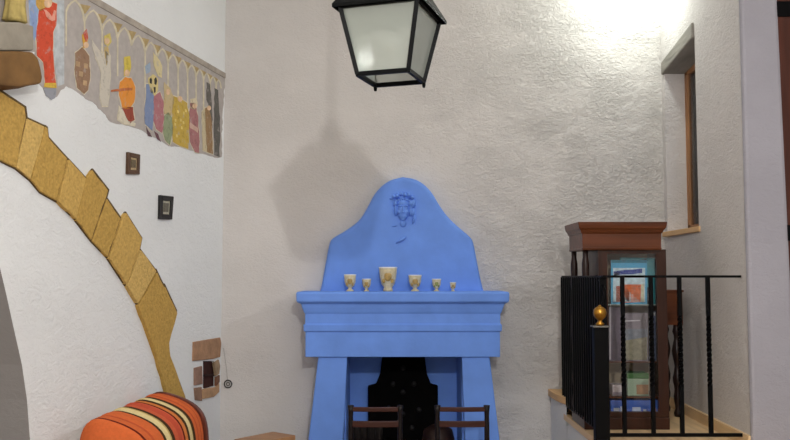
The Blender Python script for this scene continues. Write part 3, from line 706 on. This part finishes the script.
FIG = [
 ('red_robe', [(39, 10), (46, 7), (52, 2), (57, 4), (56, 25), (53, 32), (53, 55), (56, 86), (45, 86), (43, 62), (37, 56), (36, 38)], (214, 68, 36)),
 ('red_robe_hair', [(36, -8), (50, -8), (52, 2), (46, 9), (40, 11), (36, 5)], (206, 158, 70)),
 ('pink_arm', [(43, 9), (46, 10), (52, 17), (54, 10), (56, 11), (55, 20), (52, 21), (46, 16)], (236, 160, 136)),
 ('gold_hem', [(44.5, 83), (56, 83), (56.5, 88), (44, 87)], (222, 180, 60)),
 ('grey_shoes', [(43, 88), (56, 88), (55, 98), (51, 100), (46, 96)], (148, 152, 160)),
 ('brown_tunic', [(75, 53), (82, 47), (89, 56), (90, 75), (88, 90), (84, 94), (77, 88), (75, 74)], (146, 112, 84)),
 ('gold_hood', [(82, 35), (86, 30), (88, 38), (87, 48), (83, 48)], (214, 160, 50)),
 ('red_hood', [(83, 33), (86.5, 29), (88, 38), (86, 42)], (196, 72, 48)),
 ('white_gown', [(92, 40), (95, 45), (102, 54), (106, 50), (110, 56), (110, 78), (108, 106), (102, 106), (99, 96), (101, 72), (93, 50)], (206, 198, 182)),
 ('yellow_hair', [(104, 36), (110, 33), (111.5, 42), (108, 47), (104.5, 44)], (214, 192, 96)),
 ('yellow_scarf', [(104, 47), (108, 46), (109, 58), (106, 66)], (206, 176, 104)),
 ('orange_tunic', [(120, 82), (125, 77), (131, 78), (135, 87), (134, 102), (129, 109), (122, 108), (119, 95)], (232, 142, 44)),
 ('yellow_hat', [(124, 57), (130, 56), (131, 67), (129, 76), (124, 76)], (214, 190, 70)),
 ('flute', [(111, 90), (124, 88), (132, 88), (132, 90.5), (120, 91.5), (111, 92)], (190, 100, 50)),
 ('maroon_hose', [(121, 108), (133, 107), (134.5, 120), (130, 124), (126, 117)], (150, 60, 40)),
 ('white_hose', [(119, 106), (123, 110), (128, 121), (135, 123), (134, 126), (124, 124), (118, 120)], (222, 212, 188)),
 ('blue_gown', [(146, 84), (149, 84), (153, 92), (154, 112), (152, 131), (149, 128), (145, 124), (145, 104)], (120, 138, 176)),
 ('violet_gown', [(154, 96), (160, 92), (163, 100), (164, 118), (162, 133), (156, 129), (153, 120)], (176, 110, 116)),
 ('pale_mask', [(148, 78), (153, 74), (158, 79), (158, 90), (155, 96), (150, 92)], (218, 198, 130)),
 ('mask_hole', [(149.5, 79), (151, 77.5), (152, 80), (151.5, 84), (149.8, 83)], (44, 40, 36)),
 ('mask_hole', [(154.2, 79), (156, 77), (157, 81), (156, 85), (154.5, 84)], (44, 40, 36)),
 ('mask_mouth', [(153.5, 87), (155.5, 87), (155.5, 92), (154, 93)], (60, 50, 40)),
 ('blue_cap', [(145, 66), (150, 62), (150, 72), (146, 74)], (150, 168, 190)),
 ('cream_hat', [(153, 52), (157, 57), (162, 66), (162, 78), (158, 76), (154, 66)], (216, 200, 150)),
 ('dark_boot', [(146, 126), (150, 133), (152, 137), (148, 136)], (88, 62, 66)),
 ('dark_boot', [(154, 131), (158, 134), (161, 142), (157, 139)], (100, 62, 70)),
 ('green_gown', [(164, 116), (168, 112), (172, 118), (173, 132), (170, 145), (165, 140), (163, 130)], (142, 154, 116)),
 ('tan_hood', [(164, 82), (170, 88), (174, 98), (171, 116), (164, 114)], (200, 178, 128)),
 ('ochre_gown', [(173, 96), (180, 99), (187, 103), (189, 118), (188, 149), (180, 146), (173, 142), (172, 120)], (198, 164, 60)),
 ('rose_gown', [(190, 103), (195, 103), (198, 116), (199, 136), (199, 153), (195, 152), (190, 142), (189, 122)], (168, 108, 108)),
 ('rose_sash', [(190, 122), (198, 128), (198, 133), (190, 128)], (206, 168, 150)),
 ('cream_veil', [(190, 99), (196, 98), (197.5, 106), (194, 110), (190, 108)], (216, 202, 166)),
 ('brown_cloak', [(205, 108), (209, 107), (212, 122), (213, 154), (207, 152), (205, 130)], (150, 116, 76)),
 ('cream_cloak', [(201.5, 112), (205, 108), (205.5, 130), (207, 152), (202.5, 150)], (204, 188, 150)),
 ('dark_pillar', [(206.5, 82), (210, 84), (212, 110), (212.5, 128), (209, 108), (206.5, 100)], (92, 88, 82)),
 ('dark_pillar', [(214.5, 88), (218, 90), (220, 118), (219.5, 157), (214.5, 155), (214, 120)], (88, 86, 80)),
 ('blue_figure', [(30, 8), (35, 4), (37, 20), (36, 38), (32, 34)], (136, 158, 204)),
]
M_halo = mat('cream_outline_paint', (206, 196, 172), 0.9, 0, .15, 30)
rh = random.Random(3)
for nm, px, c in FIG:
    if nm.endswith(('gown', 'tunic', 'robe', 'cloak', 'hose')): flat('painted_outline', rough(grow(px, 1.0), .5, rh), None, 0.0028, 0.0008, m=M_halo)
FACES = [(86, 45, 2.6), (107, 41, 2.6), (127, 73, 2.8), (168, 92, 2.4), (194.5, 106, 2.2), (209, 108, 2.0), (180, 99, 2.4), (48, 3, 4)]
for x, y, q in FACES:
    flat('painted_face', [(x + q * math.cos(a), y + q * 1.25 * math.sin(a)) for a in [2 * math.pi * i_ / 10 for i_ in range(10)]], (218, 184, 148), 0.0052, 0.001)
for a, b in zip(cols[1:-1], cols[2:]):
    yy = ytop(a) + 6.5; flat('painted_spandrel', [(a - (b - a) * .38, yy - 1.5), (a + (b - a) * .36, yy + 1.0), (a + .5, yy + 9), (a - .8, yy + 8)], (172, 150, 104), 0.0015, 0.0008)
FIG = [(nm, rough(px, .6, rh), c) for nm, px, c in FIG]
for nm, px, c in FIG: flat('painted_' + nm, px, c, 0.0034 + (0.0016 if ('mask_' in nm or nm in ('pink_arm', 'gold_hem', 'flute', 'rose_sash', 'red_hood')) else 0), 0.0015, m=flake('paint_' + nm, tuple(int(v * .88 + g_ * .12) for v, g_ in zip(c, GROUND))))
rnd = random.Random(9)
for i in range(9):
    x = rnd.uniform(175, 187); y = rnd.uniform(108, 140); flat('painted_fleck', [(x - .8, y - 1.5), (x + .8, y - 1), (x + .9, y + 1.6), (x - .7, y + 1.4)], (222, 200, 120), 0.0046, 0.001)
for x, y in ((78, 64), (86, 66), (81, 74), (85, 83)):
    flat('painted_fleck', [(x - 2, y - 3), (x + 2, y - 2), (x + 1.6, y + 3), (x - 2, y + 2)], (182, 152, 116), 0.0046, 0.001)

# ------------------------------------------------------------------ two little frames on the left wall
def little_frame(px, label, c, inner, dep=0.022):
    cs = [Vector(PL(x, y, dep)) - WN * dep for x, y in px]
    cen = sum(cs, Vector()) / 4
    t = thing('small_picture', label, 'picture', cen, 'small framed pictures on the white wall')
    bm = bmesh.new()
    for i in range(4):
        a, b = cs[i], cs[(i + 1) % 4]; ai, bi = a.lerp(cen, .42), b.lerp(cen, .42)
        prism([a, b, bi, ai], WN * dep, bm)
    link('picture_frame', bm, mat('frame_' + label[:8], c, 0.45, 0, .2, 20), t, bevel=0.003)
    q = [x.lerp(cen, .36) for x in cs]; link('picture_mat', prism(q, WN * (dep * .6)), mat('mat_' + label[:8], inner, 0.7, 0, .25, 60), t)
    q = [x.lerp(cen, .62) for x in cs]; link('picture_motif', prism([p_ + WN * dep * .58 for p_ in q], WN * 0.004), mat('motif_' + label[:8], tuple(int(v * .6) for v in inner), 0.7, 0, .3, 90), t)
little_frame([(129, 152), (140.5, 154.5), (140, 174.5), (128.5, 174)], 'small brown wooden framed picture hung higher on the white wall', (84, 58, 38), (176, 154, 118))
little_frame([(161, 195), (174, 196.5), (172.5, 219.5), (160.5, 219)], 'small black framed picture hung lower on the white wall', (24, 22, 22), (170, 164, 146))

# ------------------------------------------------------------------ exposed bricks at the corner
bk = thing('exposed_bricks', 'patch of bare brown bricks around a dark hole low in the wall corner', 'bricks', WP(0.15, 0.9))
for px, c in (([(194, 342), (220.5, 337.5), (221.5, 343), (220.5, 357), (213, 359), (193.5, 361)], (166, 128, 98)),
              ([(195, 368), (202.5, 366), (203, 384), (195, 385.5)], (150, 118, 102)),
              ([(214.5, 363), (219, 359.5), (220.5, 366), (219.5, 374), (216.5, 376)], (160, 136, 108)),
              ([(203.5, 389), (216.5, 387), (219.5, 383), (219.6, 392), (214, 397), (203, 399)], (186, 148, 112)),
              ([(195, 388), (202, 387), (202.5, 401), (196, 400)], (146, 114, 94)),
              ([(216.8, 377), (220, 375), (220, 382), (216.8, 386)], (120, 84, 64))):
    link('brick', prism([PL(x, y, 0.012) for x, y in px], WN * -0.022), mat('brick', c, 0.9, 0, .2, 16, .5, 40), bk, bevel=0.004)
hp = [(WC + WU * (u + 0.0)) for u, z in hollow]
link('hollow_shade_fill', prism([WP(u, z, -0.145) for u, z in hollow], WN * 0.125), mat('shaded_red_hollow', (58, 26, 20), 0.9, 0, .3, 12), bk)  # block filling the hole, the hollow's shade put into its dark red
link('iron_plate', prism([PL(x, y, -0.02) for x, y in ((203, 374), (216, 374), (216, 376), (203, 376))], WN * 0.012), mat('dark_red_iron', (46, 20, 18), 0.7), bk)

# ring hanging on a wire
rc = P(228, 384, 6.485)
rg = thing('iron_ring', 'small dark metal ring hanging by a thin wire on the rough wall beside the corner', 'ring', rc)
link('ring', tube([(rc.x + .028 * math.cos(a), rc.y, rc.z + .028 * math.sin(a)) for a in [2 * math.pi * i / 24 for i in range(24)]], 0.0045, 8, None, True), mat('dark_ring_metal', (70, 64, 58), 0.5, .5), rg, smooth=True)
link('ring_center', tube([(rc.x + .012 * math.cos(a), rc.y + .002, rc.z + .012 * math.sin(a)) for a in [2 * math.pi * i / 16 for i in range(16)]], 0.004, 6, None, True), mat('dull_ring_metal', (130, 122, 112), 0.5, .4), rg, smooth=True)
wt = P(223.5, 348, 6.492); link('wire', tube([rc + Vector((-.004, .004, .026)), (rc.x - .015, 6.492, rc.z + .12), wt], 0.0016, 5), mat('grey_wire', (150, 144, 136), 0.6), rg)

# ------------------------------------------------------------------ display cabinet on the landing
CY0, CY1 = 5.40, 5.84
def cz(py, Y=5.42): return P(395, py, Y).z
def cx(px, Y=5.42): return P(px, 300, Y).x
cab = thing('display_cabinet', 'mahogany glass-fronted display cabinet with turned columns on the raised landing', 'cabinet', (1.5, 5.6, LZ))
Z_ct, Z_cb = cz(222), cz(250)
XL, XR = cx(579), cx(667.5)
bm = bmesh.new(); rings = []
for z, o_ in ((Z_cb, -.03), (Z_cb + .012, -.026), (Z_cb + .015, -.03), (Z_cb + .105, -.028), (Z_cb + .112, -.02), (Z_cb + .125, -.016), (Z_cb + .14, -.004), (Z_cb + .16, 0.0), (Z_ct, 0.002)):
    rings.append([bm.verts.new(p_) for p_ in ((XL - o_, CY0 - o_, z), (XR + o_, CY0 - o_, z), (XR + o_, CY1, z), (XL - o_, CY1, z))])
for A_, B_ in zip(rings, rings[1:]):
    for i in range(4): bm.faces.new((A_[i], A_[(i + 1) % 4], B_[(i + 1) % 4], B_[i]))
bm.faces.new(rings[0][::-1]); bm.faces.new(rings[-1])
link('cornice', bm, M_mahog, cab, bevel=0.003)
BXL, BXR = cx(599, 5.46), cx(667, 5.46)
Yb0, Yb1 = 5.46, 5.82
bm = bmesh.new(); 
box(bm, XL + .03, BXR, Yb0 - .01, Yb1 + .01, LZ + .0, LZ + .075)
link('plinth', bm, M_mahogv, cab, bevel=0.005)
zb, zt2 = LZ + .075, Z_cb + .005
bm = bmesh.new()
box(bm, BXL, BXL + .02, Yb0 + .03, Yb1, zb, zt2); box(bm, BXR - .02, BXR, Yb0 + .03, Yb1, zb, zt2)
link('side_panel', bm, M_mahogv, cab)
link('back_panel', BX(BXL + .02, BXR - .02, Yb1 - .015, Yb1, zb, zt2), mat('pale_cabinet_back', (196, 178, 150), 0.7, 0, .1, 6), cab)
GX0, GX1 = cx(608, Yb0), cx(657, Yb0); GZ0, GZ1 = cz(412, Yb0), cz(254, Yb0)
door = bmesh.new()
box(door, BXL, GX0, Yb0, Yb0 + .028, zb, zt2); box(door, GX1, BXR, Yb0, Yb0 + .028, zb, zt2)
box(door, GX0, GX1, Yb0, Yb0 + .028, zb, GZ0); box(door, GX0, GX1, Yb0, Yb0 + .028, GZ1, zt2)
dd = link('cabinet_door', door, M_mahogv, cab)
link('glass', BX(GX0 - .004, GX1 + .004, Yb0 + .012, Yb0 + .016, GZ0 - .004, GZ1 + .004), M_glass, dd)
bm = bmesh.new(); ellipsoid(bm, (GX0 - .03, Yb0 - .006, 1.35), (.009, .01, .009), seg=10); link('knob', bm, M_brass, dd, smooth=True)
SHZ = [cz(304, 5.55), cz(361, 5.55), cz(396, 5.55)]
for z in SHZ: link('glass_shelf', BX(BXL + .02, BXR - .02, Yb0 + .05, Yb1 - .016, z - .007, z), mat('shelf_edge_glass', (150, 166, 160), .15, 0) if z == SHZ[0] else M_mahog, cab)
beads = ((.05, .03, .008), (.12, .02, -.004), (.2, .03, .006), (.5, .12, .006), (.8, .03, .006), (.86, .02, .009), (.93, .03, .006), (.97, .02, -.006))
for x, y in ((XL + .06, Yb0 + .03), (XL + .05, Yb1 - .03)):
    link('turned_column', turned(None, (x, y, LZ + .075), (x, y, Z_cb + .004), 0.019, 12, beads), M_dkwood, cab, smooth=True)

# contents of the cabinet
M_w = mat('white_card', (226, 226, 222), 0.6)
def booklet(name, label, px, Y, z_on, cover, extras=(), th=.012, group='booklets in the display cabinet', cat='booklet'):
    pts = [P(x, y, Y) for x, y in px]; zmin = min(p_.z for p_ in pts)
    sh = z_on - zmin
    for p_ in pts: p_.z += sh
    cen = sum(pts, Vector()) / len(pts)
    t = thing(name, label, cat, (cen.x, Y, z_on), group)
    link('cover', prism(pts, (0, th, 0)), cover, t)
    for nm, q, c in extras:
        link(nm, prism([P(x, y, Y) + Vector((0, -.002, sh)) for x, y in q], (0, .0025, 0)), c if not isinstance(c, tuple) else mat(nm, c, 0.5, 0, .2, 40), t)
    return t
booklet('booklet', 'cyan booklet with blue ribbon and orange picture on the cabinet top shelf', [(611, 258), (647, 258), (647, 302), (611, 302)], 5.56, SHZ[0], mat('cyan_cover', (70, 164, 206), .4, 0, .1, 8),
        [('white_panel', [(613, 266), (645, 266), (645, 300), (613, 300)], (190, 214, 222)),
         ('blue_ribbon', [(613.5, 269.5), (624, 268), (634, 267.5), (642, 266.5), (642, 271), (632, 272.2), (622, 272.6), (614, 273.5)], (38, 66, 150)),
         ('teal_header', [(611.5, 258), (646.5, 258), (646.5, 261), (611.5, 261)], (44, 124, 146)),
         ('orange_picture', [(621.5, 282.5), (641, 282.5), (640.5, 300), (621.5, 301)], (226, 116, 64)),
         ('cream_strip', [(640.9, 282), (644, 282), (644, 300), (640.9, 300)], (216, 212, 180)),
         ('red_strip', [(616, 284), (620, 284), (620, 300), (616, 300)], (170, 92, 74))])
booklet('booklet', 'teal booklet leaning at the back right of the cabinet top shelf', [(620, 255.5), (655.5, 256), (655.5, 302), (622, 302)], 5.60, SHZ[0], mat('teal_cover', (62, 150, 160), .4, 0, .12, 8),
        [('dark_mark', [(636, 258.5), (646, 257), (648, 259), (640, 260)], (24, 60, 66)), ('dark_spot', [(640, 288), (652, 284), (652, 302), (644, 302)], (40, 56, 60))])
booklet('booklet', 'grey-mauve landscape booklet with pale title line on the cabinet middle shelf', [(622, 312), (648, 312), (648, 360), (622, 360)], 5.56, SHZ[1], mat('mauve_cover', (132, 124, 132), .4, 0, .25, 12),
        [('title_line', [(624, 319.5), (640, 319), (640, 320.2), (624, 320.8)], (200, 198, 202)), ('landscape_picture', [(623.5, 340), (647, 336), (647, 359), (623.5, 359)], (142, 138, 116)), ('sky_band', [(623, 328), (647.5, 328), (647.5, 336), (623, 340)], (126, 132, 142))])
booklet('booklet', 'dark violet booklet at the left of the cabinet middle shelf', [(609, 306), (621, 306), (621, 360), (609, 360)], 5.57, SHZ[1], mat('violet_cover', (92, 82, 98), .4, 0, .3, 12), [('pale_edge', [(609.3, 306), (611, 306), (611, 359), (609.3, 359)], (170, 164, 170))])
booklet('booklet', 'slate blue booklet at the right of the cabinet middle shelf', [(649.5, 311), (660, 311), (660, 360), (649.5, 360)], 5.58, SHZ[1], mat('slate_cover', (98, 106, 132), .4, 0, .25, 12), [('pale_badge', [(652, 312), (655, 312), (655, 315), (652, 315)], (206, 206, 204))])
def carton(name, label, cat, px0, px1, py0, py1, Y, z_on, c, lid=None, dep=.12, extras=()):
    x0, x1 = P(px0, 300, Y).x, P(px1, 300, Y).x; h = P(px0, py0, Y).z - P(px0, py1, Y).z
    t = thing(name, label, cat, ((x0 + x1) / 2, Y, z_on))
    link('body', BX(x0, x1, Y, Y + dep, z_on, z_on + h), mat('carton_' + label[:6], c, .5, 0, .12, 10), t, bevel=.003)
    if lid: link('lid', BX(x0 - .003, x1 + .003, Y - .003, Y + dep + .003, z_on + h - .006, z_on + h + .03), mat('lid_' + label[:6], lid, .5, 0, .1, 10), t, bevel=.003)
    for nm, (a, b, c_, d_), cc in extras:
        link(nm, BX(x0 + (x1 - x0) * a, x0 + (x1 - x0) * b, Y - .002, Y + .001, z_on + h * c_, z_on + h * d_), mat(nm, cc, .5, 0, .2, 30), t)
    return t
carton('box', 'pale green box with dark green lid on the lowest cabinet shelf', 'box', 626, 647, 377, 395, 5.56, SHZ[2], (164, 186, 160), (70, 118, 62), .12, [('tan_label', (.42, .98, .08, .62), (168, 128, 92))])
carton('box', 'small white and pink box on the lowest cabinet shelf beside the green-lidded box', 'box', 611, 623, 384, 395, 5.56, SHZ[2], (216, 206, 208), None, .1, [('grey_label', (.05, .95, .05, .35), (160, 150, 160))])
carton('box', 'blue printed box with white marks at the bottom of the cabinet', 'box', 609, 656.5, 397.5, 413, 5.53, zb, (66, 104, 190), None, .2,
       [('white_print', (.06, .18, .15, .5), (206, 214, 226)), ('white_print', (.2, .26, .2, .6), (196, 206, 224)), ('white_print', (.45, .62, .3, .55), (190, 204, 226)), ('white_print', (.68, .74, .2, .4), (200, 210, 228)), ('pink_print', (.86, .94, .2, .5), (216, 150, 150))])

# dark table tucked behind the cabinet
sd_ = thing('turned_leg_table', 'dark wooden turned-leg table tucked against the wall behind the display cabinet', 'table', (1.75, 5.98, LZ))
Yt = 5.92; tx1 = P(683, 300, Yt).x; tz1 = P(395, 290, Yt).z; tz2 = P(395, 325, Yt).z
link('table_top', BX(tx1 - .42, tx1 + .004, Yt - .01, Yt + .32, tz1 - .015, tz1), M_mahog, sd_, bevel=.003)
link('apron', BX(tx1 - .41, tx1 - .004, Yt, Yt + .31, tz2, tz1 - .015), M_mahog, sd_)
tb = ((.03, .03, .008), (.1, .02, -.006), (.2, .05, .008), (.4, .06, .012), (.55, .03, -.004), (.7, .08, .014), (.85, .03, -.004), (.92, .03, .008))
for x, y in ((tx1 - .04, Yt + .035), (tx1 - .37, Yt + .035), (tx1 - .04, Yt + .275), (tx1 - .37, Yt + .275)):
    link('leg', turned(None, (x, y, LZ), (x, y, tz2 + .005), .02, 12, tb), M_dkwood, sd_, smooth=True)

# pale curved wooden tread at the far end of the landing
tread = smooth_pts([(1.155, 6.49), (1.155, 6.3), (1.17, 6.12), (1.20, 6.0), (1.27, 5.93)], 2)
pt = [Vector((x, y, 0.80)) for x, y in tread] + [Vector((1.5, 5.93, .80)), Vector((1.5, 6.49, .80))]
trd = struct('trim_4', prism(pt, (0, 0, 0.05)), M_sill, bevel=.004)
link('riser', prism([Vector((1.178, 6.495, 0)), Vector((1.178, 6.3, 0)), Vector((1.19, 6.13, 0)), Vector((1.196, 6.0, 0)), Vector((1.196, 6.495, 0))], (0, 0, .80)), M_left, trd)

# ------------------------------------------------------------------ iron railing
YR = 4.95
rl = thing('iron_railing', 'black wrought iron railing around the raised landing', 'railing', (1.2, YR, LZ))
XRL = P(604, 277, YR).x; XRR = RW(YR, 0).x - .004; ZR = P(395, 276.5, YR).z; ZRB = P(395, 435, YR).z
link('top_rail', bar((XRL - .008, YR, ZR), (XRR, YR, ZR), .014, .014), M_black, rl)
link('bottom_rail', bar((XRL, YR, ZRB), (XRR, YR, ZRB), .014, .02), M_black, rl)
def twisted(x, y, z0, z1, w):
    bm = bmesh.new(); N = 60; rings = []
    for i in range(N + 1):
        t = i / N; tw = 0 if t < .3 else (min(t, .75) - .3) / .45 * 7 * math.pi
        rings.append([bm.verts.new((x + math.cos(tw + math.pi / 4 + j * math.pi / 2) * w * .7, y + math.sin(tw + math.pi / 4 + j * math.pi / 2) * w * .7, z0 + (z1 - z0) * t)) for j in range(4)])
    for A_, B_ in zip(rings, rings[1:]):
        for j in range(4): bm.faces.new((A_[j], A_[(j + 1) % 4], B_[(j + 1) % 4], B_[j]))
    bm.faces.new(rings[0][::-1]); bm.faces.new(rings[-1]); return bm
for px in (622.5, 651, 679.5, 708):
    link('baluster', twisted(P(px, 300, YR).x, YR, ZRB, ZR, .022), M_black, rl)
YE = XRL / (P(563.5, 277, 1.0).x)
link('top_rail', bar((XRL, YR, ZR - .002), (XRL, YE, ZR - .002), .03, .014), M_black, rl)
link('bottom_rail', bar((XRL, YR, ZRB), (XRL, YE, ZRB), .02, .02), M_black, rl)
N = 19
for i in range(N):
    y = YR + .03 + (YE - YR - .03) * i / (N - 1)
    link('baluster', BX(XRL - .02, XRL + .02, y - .008, y + .008, LZ if i in (0, N - 1) else ZRB, ZR - .005), M_black, rl)
for i in range(0, N - 2, 3):
    y = YR + .03 + (YE - YR - .03) * (i + 1) / (N - 1)
    for zc in (1.05, 1.22):
        pts_ = [(XRL, y + .055 * (1 - a / 14) * math.cos(a * .9), zc + .07 * (1 - a / 16) * math.sin(a * .9)) for a in range(11)]
        link('scroll', tube(pts_, .007, 6), M_black, rl)
# handrail sweeping down to the newel
YN = 4.80; XN = P(600, 320, YN).x; ZN = P(600, 327, YN).z
link('curved_rail', tube([(XRL - .004, YR + .16, ZR), (XRL - .003, YR + .05, ZR - .03), (XRL, YR - .02, ZR - .10), (XN + .01, YN + .06, ZN + .03), (XN + .005, YN + .03, ZN - .02)], .011, 8), M_black, rl, smooth=True)
nw = thing('newel_post', 'square black newel post topped with a brass ball at the corner of the landing', 'post', (XN, YN, LZ))
link('post', BX(XN - .04, XN + .04, YN - .03, YN + .03, LZ, ZN), M_black, nw, bevel=.003)
link('cap_plate', BX(XN - .047, XN + .047, YN - .036, YN + .036, ZN, ZN + .008), mat('grey_steel', (120, 118, 112), .4, .6), nw)
link('finial', lathe([(.022, 0), (.024, .012), (.012, .022), (.012, .03), (.02, .036), (.033, .05), (.038, .07), (.034, .09), (.022, .102), (.008, .108), (.008, .112), (.002, .116)], (XN, YN, ZN + .008), 18), M_brass, nw, smooth=True)
